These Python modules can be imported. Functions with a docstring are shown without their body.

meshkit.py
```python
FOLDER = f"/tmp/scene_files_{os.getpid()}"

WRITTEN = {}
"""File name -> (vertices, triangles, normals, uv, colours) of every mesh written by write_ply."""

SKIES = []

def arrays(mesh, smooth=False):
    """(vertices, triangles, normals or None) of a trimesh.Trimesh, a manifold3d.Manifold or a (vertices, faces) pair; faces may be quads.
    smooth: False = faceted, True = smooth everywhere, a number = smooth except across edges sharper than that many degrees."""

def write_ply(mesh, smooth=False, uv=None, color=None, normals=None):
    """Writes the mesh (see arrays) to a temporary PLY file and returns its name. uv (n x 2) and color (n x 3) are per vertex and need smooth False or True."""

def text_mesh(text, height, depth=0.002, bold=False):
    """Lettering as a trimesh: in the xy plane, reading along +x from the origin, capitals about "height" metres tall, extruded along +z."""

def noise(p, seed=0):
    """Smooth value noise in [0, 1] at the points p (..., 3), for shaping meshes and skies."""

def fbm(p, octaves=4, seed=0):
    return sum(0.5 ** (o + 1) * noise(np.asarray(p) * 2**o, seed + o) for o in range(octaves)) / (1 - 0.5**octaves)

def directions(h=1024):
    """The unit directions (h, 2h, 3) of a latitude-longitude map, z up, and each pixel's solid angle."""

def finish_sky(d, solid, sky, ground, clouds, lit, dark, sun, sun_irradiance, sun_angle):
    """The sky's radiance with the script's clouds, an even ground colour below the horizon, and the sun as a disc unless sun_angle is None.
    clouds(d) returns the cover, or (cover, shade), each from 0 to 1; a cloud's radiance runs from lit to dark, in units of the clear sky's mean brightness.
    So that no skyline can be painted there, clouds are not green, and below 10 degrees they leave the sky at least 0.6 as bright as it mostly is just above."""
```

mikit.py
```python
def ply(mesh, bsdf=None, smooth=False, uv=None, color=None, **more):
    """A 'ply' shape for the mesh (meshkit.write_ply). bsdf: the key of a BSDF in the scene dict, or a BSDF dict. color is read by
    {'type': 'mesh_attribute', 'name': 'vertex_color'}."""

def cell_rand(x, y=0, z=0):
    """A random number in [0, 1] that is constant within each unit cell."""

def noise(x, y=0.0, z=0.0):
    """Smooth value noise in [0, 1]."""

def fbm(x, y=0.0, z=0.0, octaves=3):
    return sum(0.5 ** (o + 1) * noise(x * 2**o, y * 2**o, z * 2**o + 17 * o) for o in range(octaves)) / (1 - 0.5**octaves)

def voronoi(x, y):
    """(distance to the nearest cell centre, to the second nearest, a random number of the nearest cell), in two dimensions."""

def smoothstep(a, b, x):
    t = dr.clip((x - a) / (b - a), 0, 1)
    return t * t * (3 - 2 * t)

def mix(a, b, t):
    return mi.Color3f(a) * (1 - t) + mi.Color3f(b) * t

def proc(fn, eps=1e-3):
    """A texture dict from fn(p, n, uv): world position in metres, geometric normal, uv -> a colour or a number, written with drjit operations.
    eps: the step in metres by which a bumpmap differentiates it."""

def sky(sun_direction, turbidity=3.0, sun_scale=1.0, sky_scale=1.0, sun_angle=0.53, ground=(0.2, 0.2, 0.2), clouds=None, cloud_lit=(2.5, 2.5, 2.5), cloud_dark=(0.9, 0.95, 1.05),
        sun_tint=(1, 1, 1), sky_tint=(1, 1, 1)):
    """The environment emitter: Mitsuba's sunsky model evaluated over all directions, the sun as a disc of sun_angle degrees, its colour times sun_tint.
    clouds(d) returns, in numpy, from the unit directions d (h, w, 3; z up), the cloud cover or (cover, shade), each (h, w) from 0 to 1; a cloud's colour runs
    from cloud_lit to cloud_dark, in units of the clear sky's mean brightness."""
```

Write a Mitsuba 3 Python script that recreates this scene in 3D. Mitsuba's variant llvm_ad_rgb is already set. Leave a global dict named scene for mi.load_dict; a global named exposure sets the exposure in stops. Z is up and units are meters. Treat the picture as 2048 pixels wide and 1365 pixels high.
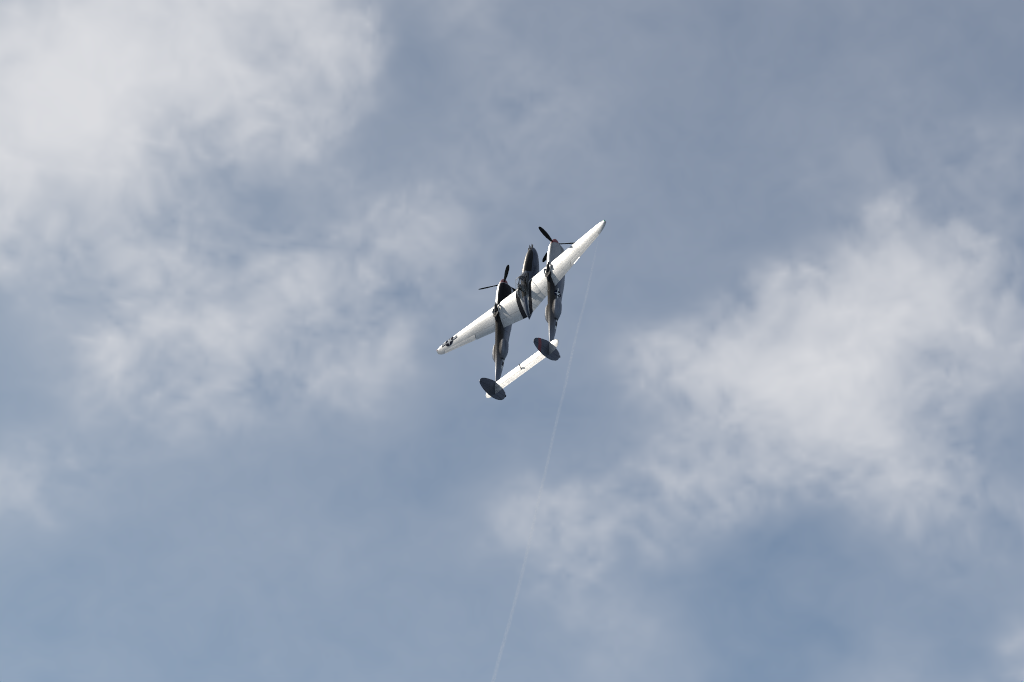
import math
import numpy as np
import trimesh
import shapely.geometry as sg
import shapely.affinity as sa
from scipy.interpolate import PchipInterpolator
from scipy.ndimage import map_coordinates
import drjit as dr
import mitsuba as mi
import mikit
import meshkit
from mikit import noise, fbm, smoothstep, mix

T = mi.ScalarTransform4f
scene, labels = {}, {}

# ------------------------------------------------------------------ camera, sun and sky, exposure
EYE = np.array([0.0, 0.0, 1.7])
ELEV = math.radians(38.0)                                   # the lens points this far above the horizon
RIGHT = np.array([1.0, 0.0, 0.0])
INTO = np.array([0.0, math.cos(ELEV), math.sin(ELEV)])
DOWN = np.cross(INTO, RIGHT)
scene['camera'] = {'type': 'perspective', 'fov': 34.0, 'fov_axis': 'x', 'near_clip': 0.5, 'far_clip': 5000.0,
                   'to_world': T().look_at(origin=EYE.tolist(), target=(EYE + INTO).tolist(), up=[0, 0, 1])}
exposure = 1.45

# the aircraft's attitude: rows of ATT give right / down / into of its forward, left and up axes
ATT = np.array([[0.0437, -0.6653, -0.7453], [-0.7158, 0.4996, -0.488], [0.697, 0.5548, -0.4544]])
u_, _, v_ = np.linalg.svd(ATT); ATT = u_ @ v_
POS = np.array([1.140, -6.021, 108.642])
AXES = np.column_stack([RIGHT, DOWN, INTO])
BODY = AXES @ ATT                                           # aircraft axes -> world
ORIGIN = EYE + AXES @ POS
SUN_BODY = np.array([1.0, 0.76, 0.40])
SUN = BODY @ SUN_BODY / np.linalg.norm(SUN_BODY)

# cloud cover over a stretch of sky, one row per 1.8 degrees of height, one value per 2.19 degrees of azimuth-like angle
COVER = np.array([[0.52, 0.78, 0.88, 0.84, 0.80, 0.77, 0.32, 0.32, 0.27, 0.26, 0.26, 0.25, 0.25, 0.24, 0.24, 0.24, 0.22],
 [0.78, 0.98, 0.96, 0.84, 0.73, 0.78, 0.26, 0.28, 0.28, 0.27, 0.25, 0.25, 0.24, 0.23, 0.24, 0.23, 0.22],
 [0.87, 0.99, 0.93, 0.75, 0.63, 0.58, 0.28, 0.26, 0.32, 0.30, 0.26, 0.25, 0.25, 0.25, 0.28, 0.26, 0.23],
 [0.86, 0.94, 0.89, 0.49, 0.46, 0.41, 0.27, 0.30, 0.31, 0.30, 0.26, 0.25, 0.25, 0.29, 0.30, 0.35, 0.32],
 [0.71, 0.70, 0.62, 0.43, 0.31, 0.31, 0.39, 0.36, 0.29, 0.27, 0.25, 0.25, 0.25, 0.30, 0.37, 0.33, 0.29],
 [0.48, 0.43, 0.50, 0.48, 0.49, 0.53, 0.43, 0.34, 0.28, 0.27, 0.26, 0.25, 0.28, 0.43, 0.71, 0.62, 0.29],
 [0.29, 0.32, 0.48, 0.58, 0.61, 0.50, 0.41, 0.30, 0.26, 0.24, 0.25, 0.34, 0.59, 0.81, 0.80, 0.56, 0.38],
 [0.23, 0.34, 0.49, 0.58, 0.53, 0.41, 0.41, 0.27, 0.25, 0.25, 0.40, 0.64, 0.85, 0.81, 0.59, 0.43, 0.28],
 [0.23, 0.30, 0.33, 0.39, 0.35, 0.32, 0.28, 0.21, 0.20, 0.23, 0.32, 0.46, 0.66, 0.78, 0.57, 0.37, 0.26],
 [0.42, 0.39, 0.28, 0.25, 0.24, 0.23, 0.21, 0.18, 0.26, 0.33, 0.37, 0.51, 0.51, 0.53, 0.64, 0.37, 0.31],
 [0.25, 0.25, 0.24, 0.25, 0.26, 0.25, 0.24, 0.26, 0.37, 0.42, 0.40, 0.34, 0.20, 0.22, 0.38, 0.38, 0.32],
 [0.20, 0.20, 0.21, 0.23, 0.23, 0.23, 0.23, 0.24, 0.27, 0.40, 0.27, 0.18, 0.16, 0.18, 0.24, 0.26, 0.26],
 [0.19, 0.19, 0.20, 0.21, 0.22, 0.22, 0.22, 0.23, 0.23, 0.28, 0.30, 0.20, 0.17, 0.18, 0.24, 0.22, 0.41],
 [0.18, 0.18, 0.19, 0.20, 0.21, 0.21, 0.22, 0.22, 0.23, 0.26, 0.27, 0.19, 0.16, 0.26, 0.32, 0.29, 0.56]])
DX, DY = 2.19, 1.796


def clouds(d):
    # degrees across and up from the bearing the cloud field is tabulated about (due north, 38 degrees high)
    t = math.radians(38.0)
    into = d[..., 1] * math.cos(t) + d[..., 2] * math.sin(t)
    x = np.degrees(np.arctan2(d[..., 0], into))
    y = np.degrees(np.arcsin(np.clip(d[..., 2] * math.cos(t) - d[..., 1] * math.sin(t), -1, 1)))
    q = d * 57.3
    # everywhere: broken thin cloud
    far = np.clip((meshkit.fbm(d * 5.0 + 3.1, 4, seed=5) - 0.42) * 2.2, 0, 1)
    near = (np.abs(x) < 28) & (np.abs(y) < 21)
    out = 0.16 + far * 0.6
    p = q[near]

    def wob(seed, f, o=2):
        return meshkit.fbm(p * f, o, seed=seed) - 0.5

    xs = x[near] + 1.3 * wob(11, 0.33) + 1.1 * wob(21, 1.0)
    ys = y[near] + 1.3 * wob(12, 0.33) + 1.1 * wob(22, 1.0)
    col, row = (xs + 8 * DX) / DX, (6.5 * DY - ys) / DY
    base = map_coordinates(COVER, [np.clip(row, 0, 13), np.clip(col, 0, 16)], order=3, mode='nearest')
    base = np.clip(base, 0, 1)
    # torn, drawn-out filaments: noise looked up at points that are themselves stirred
    w = p + np.stack([wob(51, 0.5), wob(52, 0.5), wob(53, 0.5)], -1) * 1.8
    rough = sum(0.74 ** k * (meshkit.noise(w * 0.42 * 1.9 ** k + 7 * k, seed=31 + k) - 0.5) for k in range(5))
    ridge = 1 - np.abs(2 * meshkit.fbm(w * 0.75 + 9, 2, seed=41) - 1)
    edge = np.clip((base - 0.25) / 0.22, 0.08, 1) * (1.12 - base)
    c = base + edge * (0.52 * rough + 0.36 * (ridge - 0.78)) + 0.01 * rough
    fade = np.clip((np.maximum(np.abs(x[near]) - 17.5, 1.3 * (np.abs(y[near]) - 12.0))) / 6.0, 0, 1)
    fade = fade * fade * (3 - 2 * fade)
    out[near] = c * (1 - fade) + out[near] * fade
    return np.clip(out, 0, 1)


scene['sky'] = mikit.sky(SUN.tolist(), turbidity=3.0, sun_tint=(0.90, 1.0, 1.16), clouds=clouds, cloud_lit=(3.02, 3.06, 3.19), ground=(0.085, 0.105, 0.125), sky_tint=(1.02, 1.045, 0.955))

# ------------------------------------------------------------------ materials
BT = BODY.T


def local(p):
    """World point -> (aft of the nose, left, up) in the aircraft's own axes."""
    r = [p[i] - float(ORIGIN[i]) for i in range(3)]
    a = [sum(float(BT[k, i]) * r[i] for i in range(3)) for k in range(3)]
    return -a[0], a[1], a[2]


def panels(s, y, z):
    """Sheet-metal panels: each a little lighter or darker, with faint soft weathering."""
    r = mikit.cell_rand(s * 1.6 + 40.0, y * 1.15 + 40.3, z * 0.9 + 40.5)
    return 0.5 * r + 0.5 * fbm(s * 0.9, y * 1.3, z * 1.3, 2)


def silver_col(p, n, uv):
    return mix((0.40, 0.405, 0.41), (0.54, 0.545, 0.55), panels(*local(p)))


def silver_rough(p, n, uv):
    s, y, z = local(p)
    return 0.48 + 0.10 * fbm(s * 0.8, y * 1.0, z * 1.0, 2)


def soot(s, y, z):
    """Exhaust stain along the top of each boom."""
    off = dr.abs(dr.abs(y) - 2.44)
    e = fbm(s * 0.8, y * 4.0, z * 4.0, 2)
    top = (1 - smoothstep(0.24, 0.50, off + 0.2 * (e - 0.5))) * smoothstep(-0.15, 0.05, z)
    k = smoothstep(3.8, 4.3, s) * (1 - smoothstep(6.8, 10.3, s)) * top
    return dr.clip(k * (0.8 + 0.4 * e), 0, 1), e


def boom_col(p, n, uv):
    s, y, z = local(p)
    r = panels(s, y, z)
    c = mix(mix((0.27, 0.28, 0.29), (0.38, 0.39, 0.40), r), mix((0.125, 0.14, 0.17), (0.19, 0.21, 0.25), r), smoothstep(3.5, 4.3, s))  # lighter cowling; aft skin darkened so the colour carries the booms' shade
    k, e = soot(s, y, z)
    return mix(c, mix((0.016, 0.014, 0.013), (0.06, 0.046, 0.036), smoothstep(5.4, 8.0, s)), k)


def boom_metal(p, n, uv):
    return 0.75 * (1 - soot(*local(p))[0])


def boom_rough(p, n, uv):
    return 0.37 + 0.55 * soot(*local(p))[0]


def shaded_col(p, n, uv):
    return mix((0.068, 0.079, 0.10), (0.115, 0.13, 0.16), panels(*local(p)))  # same silver skin as the wings, with the fins' shade put into a darker base


def pod_shaded_col(p, n, uv):
    return mix((0.045, 0.057, 0.085), (0.075, 0.092, 0.125), panels(*local(p)))  # nacelle skin: its shaded side is painted in as a dark bluish base


def walk_col(p, n, uv):
    s, y, z = local(p)
    return mix((0.018, 0.019, 0.024), (0.045, 0.046, 0.052), fbm(s * 6.0, y * 6.0, z * 6.0, 3))


def glare_col(p, n, uv):
    s, y, z = local(p)
    return mix((0.005, 0.0055, 0.0065), (0.010, 0.011, 0.013), fbm(s * 2.0, y * 4.0, z * 4.0, 3))


def bay_col(p, n, uv):
    s, y, z = local(p)
    return mix((0.008, 0.008, 0.008), (0.026, 0.022, 0.019), fbm(s * 5.0, y * 7.0, z * 7.0, 3))


def two(d):
    return {'type': 'twosided', 'bsdf': d}


def rgb(*c):
    return {'type': 'rgb', 'value': list(c)}


scene['silver'] = two({'type': 'principled', 'base_color': mikit.proc(silver_col), 'metallic': 0.55, 'roughness': mikit.proc(silver_rough), 'specular': 0.5})
scene['shaded_silver'] = two({'type': 'principled', 'base_color': mikit.proc(shaded_col), 'metallic': 0.85, 'roughness': 0.45, 'specular': 0.4})
scene['pod_shaded_silver'] = two({'type': 'principled', 'base_color': mikit.proc(pod_shaded_col), 'metallic': 0.6, 'roughness': 0.38, 'specular': 0.25})
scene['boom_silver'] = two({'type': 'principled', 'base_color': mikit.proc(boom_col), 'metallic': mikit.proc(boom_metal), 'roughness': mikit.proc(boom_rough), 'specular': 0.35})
scene['walkway_black'] = two({'type': 'principled', 'base_color': mikit.proc(walk_col), 'roughness': 0.9, 'specular': 0.08})
scene['glare_black'] = two({'type': 'principled', 'base_color': mikit.proc(glare_col), 'roughness': 0.4, 'specular': 0.12})
scene['bay_dark'] = two({'type': 'principled', 'base_color': mikit.proc(bay_col), 'roughness': 0.8, 'specular': 0.2})
scene['blade_black'] = two({'type': 'principled', 'base_color': rgb(0.012, 0.012, 0.013), 'roughness': 0.5, 'specular': 0.3})
scene['tip_yellow'] = two({'type': 'principled', 'base_color': rgb(0.02, 0.016, 0.02), 'roughness': 0.5, 'specular': 0.3})
scene['red_paint'] = two({'type': 'principled', 'base_color': rgb(0.16, 0.012, 0.018), 'roughness': 0.35})
scene['navy_paint'] = two({'type': 'principled', 'base_color': rgb(0.012, 0.016, 0.035), 'roughness': 0.9, 'specular': 0.05})
scene['white_paint'] = two({'type': 'principled', 'base_color': rgb(0.66, 0.66, 0.66), 'roughness': 0.8, 'specular': 0.2})
scene['stripe_black'] = two({'type': 'principled', 'base_color': rgb(0.015, 0.016, 0.022), 'roughness': 0.5, 'specular': 0.3})
scene['gun_metal'] = two({'type': 'principled', 'base_color': rgb(0.03, 0.03, 0.033), 'metallic': 0.0, 'roughness': 0.7, 'specular': 0.2})
scene['bare_steel'] = two({'type': 'principled', 'base_color': rgb(0.55, 0.53, 0.50), 'metallic': 0.8, 'roughness': 0.35})
scene['frame_grey'] = two({'type': 'principled', 'base_color': rgb(0.085, 0.09, 0.095), 'metallic': 0.0, 'roughness': 0.6, 'specular': 0.2})
scene['clear_glass'] = {'type': 'thindielectric', 'int_ior': 1.49}
scene['green_lens'] = two({'type': 'principled', 'base_color': rgb(0.15, 0.75, 0.35), 'roughness': 0.1})
scene['red_lens'] = two({'type': 'principled', 'base_color': rgb(0.6, 0.08, 0.06), 'roughness': 0.1})

# ------------------------------------------------------------------ helpers; shapes are built as (aft, left, up) and turned to aircraft axes
PLACE = np.eye(4)
PLACE[:3, :3] = BODY @ np.diag([-1.0, 1.0, 1.0])
PLACE[:3, 3] = ORIGIN
PLANE = 'fighter_aircraft'


def put(key, mesh, bsdf, smooth=35, label=None):
    k, n = key, 0
    while k in scene:
        n += 1
        k = f'{key}_{n:03d}'
    if isinstance(mesh, tuple):
        mesh = trimesh.Trimesh(*mesh, process=False)
    m = trimesh.Trimesh(np.array(mesh.vertices), np.array(mesh.faces), process=False)
    v = m.vertices @ PLACE[:3, :3].T + PLACE[:3, 3]          # a reflection, so faces are reversed
    scene[k] = mikit.ply(trimesh.Trimesh(v, m.faces[:, ::-1], process=False), bsdf, smooth=smooth)
    if label:
        labels[k] = {'label': label}
    return k


def grid(P, close_u=False, cap=False):
    """P (n, m, 3) -> mesh; close_u joins the last column to the first; cap closes both end rows."""
    n, m, _ = P.shape
    V = P.reshape(-1, 3)
    F = []
    cols = m if close_u else m - 1
    for i in range(n - 1):
        for j in range(cols):
            a, b = i * m + j, i * m + (j + 1) % m
            F += [[a, b, b + m], [a, b + m, a + m]]
    if cap:
        V = np.vstack([V, P[0].mean(0), P[-1].mean(0)])
        for j in range(cols):
            F += [[n * m, (j + 1) % m, j], [n * m + 1, (n - 1) * m + j, (n - 1) * m + (j + 1) % m]]
    mesh = trimesh.Trimesh(V, np.array(F), process=False)
    if cap and mesh.volume < 0:
        mesh.invert()
    return mesh


def box(s, y, z, c):
    m = trimesh.creation.box(extents=(s, y, z))
    m.apply_translation(c)
    return m


def tube(points, radii, n=10, cap=True):
    pts = np.asarray(points, float)
    radii = np.broadcast_to(radii, len(pts))
    d = np.gradient(pts, axis=0)
    d /= np.linalg.norm(d, axis=1, keepdims=True)
    ref = np.array([0, 0, 1.0]) if abs(d[0, 2]) < 0.8 else np.array([0, 1.0, 0])
    rows = []
    a = np.arange(n) * 2 * math.pi / n
    for p, t, r in zip(pts, d, radii):
        u = np.cross(ref, t); u /= np.linalg.norm(u)
        w = np.cross(t, u)
        rows.append(p + r * (np.cos(a)[:, None] * u + np.sin(a)[:, None] * w))
    return grid(np.array(rows), True, cap)


class Body:
    """A lofted body: station -> half width, top, bottom; th is the angle from the top, positive to the left."""

    def __init__(self, rows, y0=0.0, power=2.0):
        r = np.array(rows, float)
        self.s0, self.s1, self.y0, self.power = r[0, 0], r[-1, 0], y0, power
        self.a, self.t, self.b = (PchipInterpolator(r[:, 0], r[:, k]) for k in (1, 2, 3))

    def point(self, s, th, off=0.0):
        s, th = np.broadcast_arrays(np.asarray(s, float), np.asarray(th, float))
        a, t, b = self.a(s) + off, self.t(s) + off, self.b(s) - off
        e = 2.0 / self.power
        sn, cs = np.sin(th), np.cos(th)
        y = a * np.sign(sn) * np.abs(sn) ** e
        z = (t + b) / 2 + (t - b) / 2 * np.sign(cs) * np.abs(cs) ** e
        return np.stack([s, self.y0 + y, z], -1)

    def solid(self, n=70, m=48):
        k = np.linspace(0, 1, n)
        s = self.s0 + (self.s1 - self.s0) * (0.5 - 0.5 * np.cos(math.pi * k))
        th = np.arange(m) * 2 * math.pi / m
        return grid(self.point(s[:, None], th[None]), True, True)

    def patch(self, s0, s1, th0, th1, off=0.005, n=40, m=24):
        """th0/th1 in degrees, numbers or functions of the station."""
        s = np.linspace(s0, s1, n)
        f0 = np.radians([th0(x) if callable(th0) else th0 for x in s])
        f1 = np.radians([th1(x) if callable(th1) else th1 for x in s])
        k = np.linspace(0, 1, m)
        return grid(self.point(s[:, None], f0[:, None] * (1 - k) + f1[:, None] * k, off))

    def side(self, poly, right, off, step=0.03):
        """A flat shape in (aft, up) laid on the body's side."""
        v, f = fill(poly, step)
        s, z = v[:, 0], v[:, 1]
        a, t, b = self.a(s), self.t(s), self.b(s)
        q = np.clip((z - (t + b) / 2) / ((t - b) / 2), -0.98, 0.98)
        th = np.arccos(np.sign(q) * np.abs(q) ** (self.power / 2)) * (-1 if right else 1)
        return trimesh.Trimesh(self.point(s, th, off), f, process=False)


def fill(poly, step):
    v, f = trimesh.creation.triangulate_polygon(poly, engine='earcut')
    v3 = np.column_stack([v, np.zeros(len(v))])
    v3, f = trimesh.remesh.subdivide_to_size(v3, f, max_edge=step, max_iter=12)
    return v3[:, :2], f


def star_poly(r):
    a = [math.pi / 2 + k * math.pi / 5 for k in range(10)]
    rr = [r if k % 2 == 0 else r * 0.382 for k in range(10)]
    return sg.Polygon([(q * math.cos(t), q * math.sin(t)) for q, t in zip(rr, a)])


def insignia(R):
    """(navy, white) shapes: a star on a disc between two bars, x along the bars, y up."""
    disc = sg.Point(0, 0).buffer(R, 32)
    bars = sg.box(-2 * R, -0.25 * R, 2 * R, 0.25 * R)
    rim = disc.union(bars).buffer(0.11 * R, join_style=2)
    star = star_poly(R * 0.98)
    bars = bars.difference(sg.Point(0, 0).buffer(R * 1.0, 32))
    white = [star] + list(bars.geoms)
    navy = rim
    for w in white:
        navy = navy.difference(w)
    return [g for g in getattr(navy, 'geoms', [navy])], white


# ------------------------------------------------------------------ the central nacelle
W0 = math.radians(5.67)
pod = Body([(-0.20, 0.02, -0.25, -0.29), (-0.17, 0.09, -0.17, -0.36), (-0.08, 0.17, -0.08, -0.45), (0.10, 0.25, 0.0, -0.54), (0.40, 0.34, 0.11, -0.63),
            (0.8, 0.40, 0.21, -0.70), (1.4, 0.455, 0.31, -0.76), (2.0, 0.475, 0.385, -0.79), (2.7, 0.48, 0.43, -0.80), (3.4, 0.475, 0.41, -0.80),
            (4.2, 0.44, 0.34, -0.76), (4.8, 0.36, 0.24, -0.68), (5.4, 0.24, 0.09, -0.55), (5.9, 0.12, -0.08, -0.43), (6.2, 0.05, -0.20, -0.34), (6.36, 0.01, -0.27, -0.29)])
put(f'{PLANE}__nacelle', pod.solid(140, 112), 'pod_shaded_silver')
N_ = f'{PLANE}__nacelle'


def glare_edge(s):
    return 63.0 - 26.0 * max(0.0, (0.75 - s) / 0.5) ** 1.5


put(f'{N_}__antiglare_panel', pod.patch(0.26, 2.62, lambda s: -glare_edge(s), glare_edge, 0.005, 50, 40), 'glare_black', True, 'black antiglare panel on top of the nose')
# guns: four barrels and a cannon
for y, z, s1 in ((0.16, -0.02, -0.16), (0.055, 0.0, -0.36), (-0.055, 0.0, -0.16), (-0.16, -0.02, -0.30)):
    put(f'{N_}__gun_barrel', tube([(0.25, y, z - 0.02), (s1 + 0.12, y, z - 0.02), (s1, y, z - 0.02)], [0.028, 0.026, 0.022]), 'gun_metal')
put(f'{N_}__cannon', tube([(0.1, 0, -0.25), (-0.3, 0, -0.25), (-0.52, 0, -0.25)], [0.04, 0.034, 0.028]), 'gun_metal')
# seams of the gun bay
for th in (-70, 70):
    put(f'{N_}__bay_seam', pod.patch(0.55, 2.4, th - 0.8, th + 0.8, 0.004, 30, 2), 'gun_metal', True)

# canopy
SILL = 0.34


def canopy_section(s):
    """half width at the sill, height of the top."""
    w = float(np.interp(s, [2.55, 2.9, 3.4, 4.1, 4.6, 4.95], [0.24, 0.37, 0.415, 0.40, 0.33, 0.20]))
    h = float(np.interp(s, [2.55, 2.62, 3.42, 3.55, 4.35, 4.6, 4.95], [0.42, 0.46, 0.87, 0.875, 0.79, 0.63, 0.24]))
    sill = float(np.interp(s, [2.55, 3.4, 4.2, 4.95], [0.36, 0.33, 0.24, 0.12]))
    return w, h, sill


def canopy_point(s, k, off=0.0):
    """k from -1 (right sill) over the top to 1 (left sill); a rounded, flat-topped arch."""
    w, h, sill = canopy_section(s)
    a = min(abs(k), 1.0) * math.pi / 2
    y = (w + off) * math.copysign(math.sin(a) ** 0.75, k)
    z = sill + (h - sill + off) * max(math.cos(a), 0.0) ** 0.7
    return s, y, z


def canopy_strip(s0, s1, k0, k1, off=0.0, n=16, m=16):
    return grid(np.array([[canopy_point(s, k, off) for k in np.linspace(k0, k1, m)] for s in np.linspace(s0, s1, n)]))


CAN = f'{PLANE}__canopy'
put(f'{CAN}__windscreen', canopy_strip(2.6, 3.42, -1, 1, 0, 14, 26), 'clear_glass', 40)
put(f'{CAN}__hood_glass', canopy_strip(3.47, 4.28, -1, 1, 0, 14, 26), 'clear_glass', 40)
put(f'{CAN}__rear_glass', canopy_strip(4.34, 4.94, -1, 1, 0, 10, 26), 'clear_glass', 40)
put(f'{CAN}__windscreen_bow', canopy_strip(3.42, 3.47, -1, 1, 0.012, 3, 30), 'frame_grey', True)
put(f'{CAN}__hood_bow', canopy_strip(4.27, 4.35, -1, 1, 0.012, 3, 30), 'frame_grey', True)
for sg_ in (-1, 1):
    put(f'{CAN}__windscreen_frame', canopy_strip(2.6, 3.42, sg_ * 0.42 - 0.025, sg_ * 0.42 + 0.025, 0.01, 12, 3), 'frame_grey', True)
    put(f'{CAN}__hood_frame', canopy_strip(3.47, 4.28, sg_ * 0.36 - 0.03, sg_ * 0.36 + 0.03, 0.01, 12, 3), 'frame_grey', True)
    put(f'{CAN}__sill', canopy_strip(2.58, 4.96, sg_ * 0.97 - 0.05, sg_ * 0.97 + 0.05, 0.012, 30, 4), 'frame_grey', True)
put(f'{CAN}__windscreen_base', canopy_strip(2.57, 2.625, -1, 1, 0.012, 3, 26), 'frame_grey', True)
# inside the cockpit
put(f'{CAN}__cockpit_floor', pod.patch(2.75, 4.7, -46, 46, 0.006, 30, 20), 'bay_dark', True)
put(f'{CAN}__instrument_panel', box(0.10, 0.46, 0.26, (3.05, 0, 0.47)), 'bay_dark', False)
put(f'{CAN}__seat_back', box(0.09, 0.42, 0.34, (4.02, 0, 0.46)), 'bay_dark', False)
put(f'{CAN}__headrest', box(0.08, 0.22, 0.14, (4.00, 0, 0.66)), 'bay_dark', False)

# ------------------------------------------------------------------ wings
TIP = 7.93


def chord_line(y):
    y = np.abs(y)
    le, te = 3.28 + 0.104 * y, 6.12 - 0.158 * y
    x = np.clip((y - 7.0) / (TIP - 7.0), 0, 1)
    k = np.sqrt(np.clip(1 - x ** 2.3, 0, 1))
    mid = le + 0.40 * (te - le)
    le, te = mid + (le - mid) * k, mid + (te - mid) * k
    return le, te, k


def wing_point(y, c, upper):
    """y: left positive; c: 0 at the leading edge to 1; upper +1 or -1."""
    le, te, k = chord_line(y)
    ch = te - le
    tr = np.interp(np.abs(y), [0, TIP], [0.155, 0.115])
    th = 5 * tr * (0.2969 * np.sqrt(c) - 0.126 * c - 0.3516 * c ** 2 + 0.2843 * c ** 3 - 0.1036 * c ** 4)
    full = (6.12 - 0.158 * np.abs(y)) - (3.28 + 0.104 * np.abs(y))
    camber = 0.02 * 4 * c * (1 - c)
    drop = (0.27 - 0.024 * np.abs(y)) * c ** 1.4
    kk = k ** 0.6 if upper > 0 else k ** 1.5
    z = math.tan(W0) * np.abs(y) + 0.03 + full * camber * k + upper * np.maximum(th * full * kk, 0.003) - drop
    return np.stack(np.broadcast_arrays(le + c * ch, y, z), -1)


def wing_piece(y0, y1, c0, c1, ny=24, nc=40, bend=0.0, aft=0.0):
    """A closed slice of the wing between two span stations and two chord fractions; bend (degrees) turns it about its front edge, trailing edge down."""
    k = np.linspace(0, 1, ny)
    ys = y0 + (y1 - y0) * (np.sin(k * math.pi / 2) if abs(y1) > 7.5 else k)
    cc = c0 + (c1 - c0) * (1 - np.cos(np.linspace(0, math.pi / 2, nc))) if c0 == 0 else np.linspace(c0, c1, nc)
    rows = []
    for y in ys:
        up, lo = wing_point(y, cc, 1), wing_point(y, cc, -1)
        loop = np.vstack([up[::-1], lo[1:] if c0 == 0 else lo])
        if bend:
            h = (up[0] + lo[0]) / 2
            r = loop - h
            b = math.radians(bend)
            loop = h + np.column_stack([r[:, 0] * math.cos(b) + r[:, 2] * math.sin(b), r[:, 1], -r[:, 0] * math.sin(b) + r[:, 2] * math.cos(b)])
        rows.append(loop)
    return grid(np.array(rows), True, True)


def wing_sheet(poly, left, off, upper=1, step=0.06):
    """A flat shape in (aft, |left|) laid on the wing."""
    v, f = fill(poly, step)
    s, y = v[:, 0], v[:, 1]
    le, te, _ = chord_line(y)
    P = wing_point(y, np.clip((s - le) / (te - le), 0.0, 1.0), upper)
    P[:, 2] += off * upper
    if not left:
        P[:, 1] *= -1
    return trimesh.Trimesh(P, f, process=False)


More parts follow.
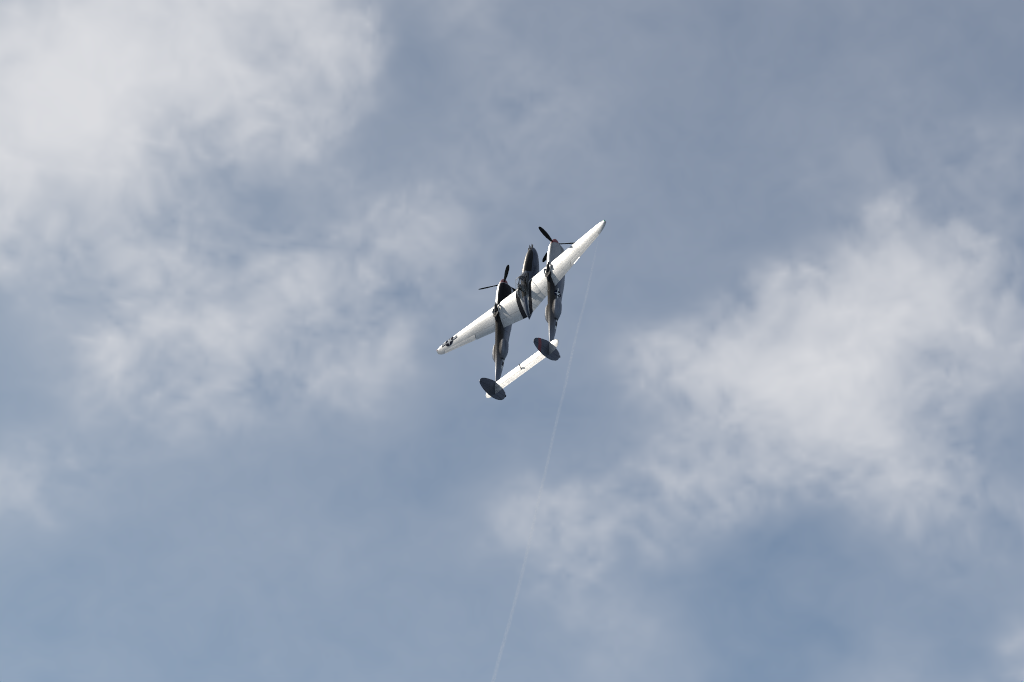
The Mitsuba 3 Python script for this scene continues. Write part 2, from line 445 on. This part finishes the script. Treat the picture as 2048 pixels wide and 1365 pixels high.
G = 0.009
for left in (True, False):
    q = 1 if left else -1
    w = put(f'{PLANE}__wing', wing_piece(0, q * 7.22, 0, 0.74, 60, 64), 'silver', 40)
    put(f'{w}__inner_flap', wing_piece(q * 0.22, q * 2.02, 0.745, 1, 10, 8), 'silver', 40)
    put(f'{w}__outer_flap', wing_piece(q * 2.80, q * 4.44, 0.745, 1, 10, 8), 'silver', 40)
    put(f'{w}__aileron', wing_piece(q * 4.47, q * 7.20, 0.748, 1, 16, 8, bend=(-3.5 if left else -1.5)), 'silver', 40)
    put(f'{w}__wing_tip', wing_piece(q * (7.22 + G), q * TIP, 0, 1, 40, 60), 'silver', 40)
    put(f'{w}__center_trailing_edge', wing_piece(0, q * 0.2, 0.742, 1, 4, 8), 'silver', 40)
    put(f'{w}__boom_trailing_edge', wing_piece(q * 2.04, q * 2.78, 0.742, 1, 4, 8), 'silver', 40)
    # black walkway beside the nacelle
    P = []
    for s in np.linspace(3.62, 6.09, 24):
        inner = float(np.interp(s, [3.6, 4.2, 4.8, 5.6, 6.1], [0.50, 0.44, 0.36, 0.22, 0.10]))
        outer = float(np.interp(s, [3.6, 3.7, 4.6, 5.4, 6.1], [0.60, 0.76, 0.70, 0.58, 0.43]))
        P.append((s, inner, outer))
    walk = sg.Polygon([(s, i) for s, i, o in P] + [(s, o) for s, i, o in P[::-1]])
    put(f'{w}__walkway', wing_sheet(walk, left, 0.006), 'walkway_black', True, 'black walkway strip along the nacelle')
    # fuel filler cap
    put(f'{w}__filler_cap', wing_sheet(sg.Point(3.93, 1.06).buffer(0.055), left, 0.006), 'gun_metal', True)
    le, te, _ = chord_line(7.86)
    e = wing_point(7.86, np.array([0.12]), 1)[0] * 0.5 + wing_point(7.86, np.array([0.12]), -1)[0] * 0.5
    put(f'{w}__tip_light', trimesh.creation.icosphere(2, 0.05).apply_scale((1.4, 0.9, 0.8)).apply_translation((e[0], q * e[1], e[2])), 'red_lens' if left else 'green_lens', True,
        'red light at the left wing tip' if left else 'green light at the right wing tip')
    put(f'{w}__formation_lamp', wing_sheet(sg.Point(4.25, 7.62).buffer(0.03), left, 0.008), 'gun_metal', True)
    if left:
        navy, white = insignia(0.335)
        lay = lambda g: sa.translate(sa.rotate(sa.scale(g, xfact=1, yfact=-1, origin=(0, 0)), 90, origin=(0, 0)), 4.27, 6.70)
        put(f'{w}__star_insignia', trimesh.util.concatenate([wing_sheet(lay(g), True, 0.016, step=0.03) for g in navy]), 'navy_paint', True, 'dark blue star and bar insignia on the left wing')
        put(f'{w}__star_insignia__white_star', trimesh.util.concatenate([wing_sheet(lay(g), True, 0.016, step=0.03) for g in white]), 'white_paint', True)
    else:
        T0, T1 = (wing_point(np.array([yy]), np.array([1.0]), 1)[0] for yy in (4.74, 5.32))
        rows = []
        for P0 in (T0, T1):
            rows.append([P0 + np.array([a, 0, b]) for a, b in ((-0.03, 0.03), (0.06, 0.04), (0.06, 0.028), (-0.03, 0.018))])
        rows = np.array(rows) * np.array([1, -1, 1])
        put(f'{w}__aileron__trim_tab', grid(rows, True, True), 'silver', False)

# ------------------------------------------------------------------ booms with engines
ROWS = [(1.70, 0.32, 0.31, -0.36), (1.78, 0.36, 0.36, -0.60), (1.95, 0.41, 0.40, -0.77), (2.3, 0.445, 0.44, -0.83), (3.0, 0.455, 0.48, -0.85), (3.8, 0.45, 0.48, -0.85),
        (4.5, 0.43, 0.41, -0.84), (5.3, 0.395, 0.35, -0.79), (5.8, 0.37, 0.325, -0.72), (6.5, 0.34, 0.295, -0.65), (7.4, 0.30, 0.245, -0.53), (8.35, 0.25, 0.195, -0.41),
        (9.0, 0.20, 0.17, -0.34), (9.65, 0.145, 0.145, -0.25), (10.2, 0.085, 0.115, -0.15), (10.7, 0.045, 0.075, -0.06), (11.05, 0.015, 0.04, -0.01)]


def scoop_mesh(y0, q):
    """Radiator housing on the boom's side: rounded front lip, straight body, open rear."""
    st = [(6.70, 0.40, 0.14, -0.11), (6.78, 0.49, 0.21, -0.11), (6.95, 0.565, 0.265, -0.11), (7.2, 0.61, 0.285, -0.11), (7.6, 0.62, 0.285, -0.11), (7.9, 0.58, 0.26, -0.12), (8.15, 0.47, 0.21, -0.13), (8.35, 0.36, 0.17, -0.13)]
    rows = []
    for s, w, h, zc in st:
        a = np.linspace(-math.pi / 2, math.pi / 2, 17)
        y = 0.12 + (w - 0.12) * np.abs(np.cos(a)) ** 0.55
        z = zc + h * np.sign(np.sin(a)) * np.abs(np.sin(a)) ** 0.8
        rows.append(np.column_stack([np.full(17, s), y0 + q * y, z]))
    return grid(np.array(rows), False, True)


for left in (True, False):
    y0 = 2.44 if left else -2.44
    q = 1 if left else -1
    boom = Body(ROWS, y0, 2.15)
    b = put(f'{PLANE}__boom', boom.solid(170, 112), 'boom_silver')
    # inboard antiglare panel on the cowling
    tip = lambda s: float(np.interp(s, [1.8, 2.6, 3.4, 4.0, 4.35], [100, 102, 88, 62, 30]))
    lo, hi = (lambda s: -tip(s)), (lambda s: -10.0)
    if left:
        put(f'{b}__antiglare_panel', boom.patch(1.80, 4.35, lo, hi, 0.005, 50, 24), 'glare_black', True, 'black antiglare panel on the inboard side of the left cowling')
    else:
        put(f'{b}__antiglare_panel', boom.patch(1.80, 4.35, lambda s: 24.0, lambda s: max(24.5, tip(s)), 0.005, 50, 24), 'glare_black', True, 'black antiglare panel on the inboard side of the right cowling')
    # chin intake mouth
    put(f'{b}__chin_intake', grid(np.array([[(1.745 + 0.02 * r, y0 + 0.25 * r * math.cos(a), -0.46 + 0.10 * r * math.sin(a)) for a in np.linspace(0, 2 * math.pi, 20)] for r in (0.02, 0.5, 1.0)])), 'bay_dark', True)
    # exhaust stacks and turbocharger in its open bay
    put(f'{b}__turbocharger_bay', boom.patch(4.02, 5.15, lambda s: -44 * min(1, (s - 3.9) / 0.35), lambda s: 44 * min(1, (s - 3.9) / 0.35), 0.006, 24, 20), 'bay_dark', True, 'dark open bay around the turbocharger')
    tz = 0.44
    put(f'{b}__turbocharger', trimesh.util.concatenate([trimesh.creation.cylinder(0.22, 0.10, sections=28).apply_translation((4.62, y0, tz - 0.03)),
                                                        trimesh.creation.annulus(0.10, 0.23, 0.05, sections=28).apply_translation((4.62, y0, tz + 0.03))]), 'gun_metal', 30)
    put(f'{b}__turbocharger__wheel', trimesh.util.concatenate([box(0.18, 0.02, 0.02, (0, 0, 0)).apply_transform(trimesh.transformations.rotation_matrix(k * math.pi / 6, (0, 0, 1))).apply_translation((4.62, y0, tz + 0.04)) for k in range(6)]), 'bay_dark', False)
    put(f'{b}__exhaust_pipe', tube([(3.55, y0 + 0.05 * q, 0.44), (3.9, y0 + 0.04 * q, 0.50), (4.2, y0 + 0.02 * q, 0.50), (4.42, y0, 0.47)], [0.06, 0.085, 0.095, 0.09], 12), 'gun_metal', 40)
    for k in (-1, 1):
        hood = tube([(3.95, y0 + k * 0.27, 0.42), (4.05, y0 + k * 0.29, 0.50), (4.28, y0 + k * 0.28, 0.50), (4.42, y0 + k * 0.26, 0.42)], [0.04, 0.06, 0.06, 0.03], 10)
        put(f'{b}__cooling_hood', hood, 'bare_steel', 40)
    put(f'{b}__exhaust_hood', tube([(4.75, y0, 0.40), (4.95, y0, 0.43), (5.2, y0, 0.38)], [0.07, 0.10, 0.05], 12), 'gun_metal', 40)
    put(f'{b}__seam', boom.patch(5.96, 5.985, -100, 100, 0.004, 2, 30), 'gun_metal', True)
    # radiators on both sides, each with a dark outlet and a flap
    for k in (1, -1):
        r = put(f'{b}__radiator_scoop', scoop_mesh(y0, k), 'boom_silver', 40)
        put(f'{r}__outlet', box(0.02, 0.12, 0.24, (8.32, y0 + k * 0.28, -0.13)), 'bay_dark', False)
        put(f'{r}__intake_mouth', box(0.02, 0.12, 0.2, (6.71, y0 + k * 0.30, -0.11)), 'bay_dark', False)
    # black and white bands round the lower half
    for s0, s1, m in ((8.24, 8.52, 'white_paint'), (8.52, 8.86, 'stripe_black'), (8.86, 9.1, 'white_paint')):
        put(f'{b}__stripe', boom.patch(s0, s1, 96, 264, 0.005, 6, 30), m, True)
    put(f'{b}__stripe', boom.patch(7.72, 8.24, 118, 242, 0.005, 6, 30), 'stripe_black', True)
    if not left:
        navy, white = insignia(0.23)
        lay = lambda g: sa.translate(g, 6.22, -0.12)
        put(f'{b}__star_insignia', trimesh.util.concatenate([boom.side(lay(g), True, 0.012) for g in navy]), 'navy_paint', True, 'dark blue star insignia on the right boom')
        put(f'{b}__star_insignia__white_star', trimesh.util.concatenate([boom.side(lay(g), True, 0.012) for g in white]), 'white_paint', True)

    # propeller: spinner and three blades, at rest
    pr = f'{PLANE}__propeller' if left else f'{PLANE}__propeller_001'
    prof = [(1.07, 0.004), (1.09, 0.05), (1.15, 0.11), (1.26, 0.19), (1.40, 0.25), (1.55, 0.295), (1.69, 0.32)]
    put(f'{pr}__spinner', tube([(s, y0, 0.0) for s, r in prof], [r for s, r in prof], 32), 'red_paint', 40, 'dark red spinner')
    for ang in ((29, 149, 269) if left else (103, 223, 343)):
        rows = []
        for r, c, tw in ((0.18, 0.10, 60), (0.32, 0.13, 52), (0.5, 0.20, 46), (0.8, 0.26, 38), (1.1, 0.275, 31), (1.4, 0.25, 26), (1.6, 0.20, 23), (1.71, 0.12, 22), (1.75, 0.03, 22)):
            t = np.linspace(0, 2 * math.pi, 13)[:-1]
            cx, cz = c / 2 * np.cos(t), max(0.012, 0.05 - 0.025 * r) * np.sin(t)
            a = math.radians(tw if left else -tw)
            ax, tg = cx * math.sin(a) + cz * math.cos(a), cx * math.cos(a) - cz * math.sin(a)
            h = math.radians(ang)
            rows.append(np.column_stack([1.52 + ax, y0 + r * math.cos(h) - tg * math.sin(h), r * math.sin(h) + tg * math.cos(h)]))
        put(f'{pr}__blade', grid(np.array(rows), True, True), 'blade_black', 40)

# ------------------------------------------------------------------ tail
FIN = [(10.27, 0.24), (10.33, 0.50), (10.43, 0.80), (10.58, 1.08), (10.76, 1.27), (10.95, 1.35), (11.10, 1.345), (11.28, 1.24), (11.46, 1.02), (11.60, 0.72), (11.66, 0.40), (11.66, 0.10), (11.60, -0.15),
       (11.46, -0.42), (11.24, -0.63), (10.98, -0.74), (10.87, -0.76), (10.70, -0.72), (10.56, -0.62), (10.42, -0.42), (10.32, -0.12)]


def smooth_loop(pts, n=160):
    p = np.array(pts + [pts[0]], float)
    t = np.linspace(0, 1, len(p))
    from scipy.interpolate import CubicSpline
    c = CubicSpline(t, p, bc_type='periodic')
    return c(np.linspace(0, 1, n, endpoint=False))


LOOP = smooth_loop(FIN)
FINP = sg.Polygon(LOOP)


def fin_mesh(poly, y0, thick, step=0.12):
    """A plate with a lens-shaped section: full thickness inside, thin at its rim."""
    v, f = fill(poly, step)
    d = np.array([FINP.exterior.distance(sg.Point(*p)) for p in v])
    h = 0.006 + (thick / 2 - 0.006) * np.sqrt(np.clip(d / 0.45, 0, 1))
    A = np.column_stack([v[:, 0], y0 + h, v[:, 1]])
    B = np.column_stack([v[:, 0], y0 - h, v[:, 1]])
    n = len(v)
    a, b = v[f[:, 1]] - v[f[:, 0]], v[f[:, 2]] - v[f[:, 0]]
    if (a[:, 0] * b[:, 1] - a[:, 1] * b[:, 0]).sum() > 0:
        f = f[:, ::-1]
    half = np.vstack([f[:, [0, 1]], f[:, [1, 2]], f[:, [2, 0]]])
    have = set(map(tuple, half.tolist()))
    rim = np.array([e for e in half.tolist() if (e[1], e[0]) not in have])
    F = np.vstack([f, f[:, ::-1] + n, np.column_stack([rim[:, 1], rim[:, 0], rim[:, 0] + n]), np.column_stack([rim[:, 1], rim[:, 0] + n, rim[:, 1] + n])])
    m = trimesh.Trimesh(np.vstack([A, B]), F, process=False)
    return m, (v, h)


for left in (True, False):
    y0 = 2.44 if left else -2.44
    front = FINP.intersection(sg.box(9, -2, 11.02, 3))
    rear = FINP.intersection(sg.box(11.035, -2, 13, 3))
    f = put(f'{PLANE}__fin', fin_mesh(front, y0, 0.13)[0], 'shaded_silver', 40)
    put(f'{f}__rudder', fin_mesh(rear, y0, 0.13)[0], 'shaded_silver', 40)
    tab = sg.box(11.36, -0.36, 11.375, 0.02).union(sg.box(11.36, -0.36, 11.7, -0.35)).intersection(FINP.buffer(-0.01))
    for k in (1, -1):
        v, ff = fill(tab if tab.geom_type == 'Polygon' else tab.geoms[0], 0.1)
        d = np.array([FINP.exterior.distance(sg.Point(*p)) for p in v])
        h = 0.006 + 0.059 * np.sqrt(np.clip(d / 0.45, 0, 1)) + 0.005
        put(f'{f}__rudder__tab_seam', trimesh.Trimesh(np.column_stack([v[:, 0], y0 + k * h, v[:, 1]]), ff, process=False), 'gun_metal', True)
    put(f'{f}__tail_bumper', box(0.16, 0.03, 0.06, (10.90, y0, -0.765)), 'gun_metal', False)
    if not left:
        band = FINP.buffer(-0.004).intersection(sg.Polygon([(10.2, 0.80), (11.9, 0.77), (11.9, 1.0), (10.2, 1.03)]))
        v, ff = fill(band, 0.05)
        d = np.array([FINP.exterior.distance(sg.Point(*p)) for p in v])
        h = 0.006 + 0.059 * np.sqrt(np.clip(d / 0.45, 0, 1)) + 0.004
        put(f'{f}__red_band', trimesh.Trimesh(np.column_stack([v[:, 0], y0 - h, v[:, 1]]), ff, process=False), 'red_paint', True, 'dark red band across the top of the right fin')

TZ, HINGE = 0.12, 10.93


def tail_piece(y0, y1, c0, c1, ny=20, nc=18, off=0.0):
    rows = []
    k = np.linspace(0, 1, ny)
    ys = y0 + (y1 - y0) * np.sin(k * math.pi / 2) if abs(y1) > 3 else y0 + (y1 - y0) * k
    for y in ys:
        x = np.clip((abs(y) - 2.62) / 0.66, 0, 1)
        g = math.sqrt(max(0.0, 1 - x ** 2.2))
        le, te = 10.86 - 0.50 * g, 10.86 + 0.50 * g
        c = c0 + (c1 - c0) * (1 - np.cos(np.linspace(0, math.pi / 2, nc))) if c0 == 0 else np.linspace(c0, c1, nc)
        th = 5 * 0.115 * (0.2969 * np.sqrt(c) - 0.126 * c - 0.3516 * c ** 2 + 0.2843 * c ** 3 - 0.1036 * c ** 4)
        h = np.maximum(th * 1.0 * g, 0.003)
        up = np.column_stack([le + c * (te - le), np.full(nc, y), TZ + h])
        lo = np.column_stack([le + c * (te - le), np.full(nc, y), TZ - h])
        rows.append(np.vstack([up[::-1], lo[1:] if c0 == 0 else lo]))
    return grid(np.array(rows), True, True)


tp = put(f'{PLANE}__tailplane', tail_piece(-2.42, 2.42, 0, 0.58, 30, 48), 'silver', 40)
put(f'{tp}__elevator', tail_piece(-2.39, 2.39, 0.60, 1, 20, 10), 'silver', 40)
for q in (1, -1):
    put(f'{tp}__outer_tip', tail_piece(q * 2.45, q * 3.28, 0, 1, 24, 22), 'silver', 40)
put(f'{tp}__mass_balance', tube([(10.95, 0, 0.165), (10.86, 0, 0.185), (10.76, 0, 0.22), (10.64, 0, 0.30), (10.57, 0, 0.345)], [0.02, 0.022, 0.024, 0.032, 0.02], 10), 'blade_black', 40,
    'dark elevator mass balance at the middle of the tailplane')

labels[PLANE] = {'label': 'silver twin boom propeller fighter banking in a climb against the cloudy sky', 'category': 'aircraft'}

# ------------------------------------------------------------------ vapour trail from the right wing tip
PATH = [(5.2, 75.55, 68.61), (4.98, 75.41, 67.33), (4.75, 75.26, 66.03), (4.25, 74.9, 63.25), (3.72, 74.53, 60.74), (3.25, 74.1, 58.2), (2.84, 73.64, 55.79), (2.29, 73.02, 52.89), (1.78, 72.29, 49.89),
        (1.26, 71.48, 46.94), (0.81, 70.63, 44.19), (0.36, 69.72, 41.55), (-0.12, 68.74, 38.97), (-0.54, 67.83, 36.79), (-0.85, 67.03, 35.02), (-1.19, 66.11, 33.12), (-1.63, 64.85, 30.74)]
p_ = np.array(PATH)
t_ = np.r_[0, np.cumsum(np.linalg.norm(np.diff(p_, axis=0), axis=1))]
tt = np.linspace(0, t_[-1], 120)
line = np.column_stack([PchipInterpolator(t_, p_[:, k])(tt) for k in range(3)])
rad = np.interp(tt, [0, 1.5, 5, 20, 45], [0.015, 0.05, 0.075, 0.085, 0.095])
scene['vapour'] = {'type': 'homogeneous', 'albedo': {'type': 'rgb', 'value': [0.97, 0.97, 0.97]}, 'sigma_t': 0.68}
scene['vapour_trail'] = mikit.ply(tube(line, rad, 14), {'type': 'null'}, smooth=True, interior={'type': 'ref', 'id': 'vapour'})
labels['vapour_trail'] = {'label': 'thin pale vapour trail curving down from the right wing tip', 'category': 'vapour trail'}
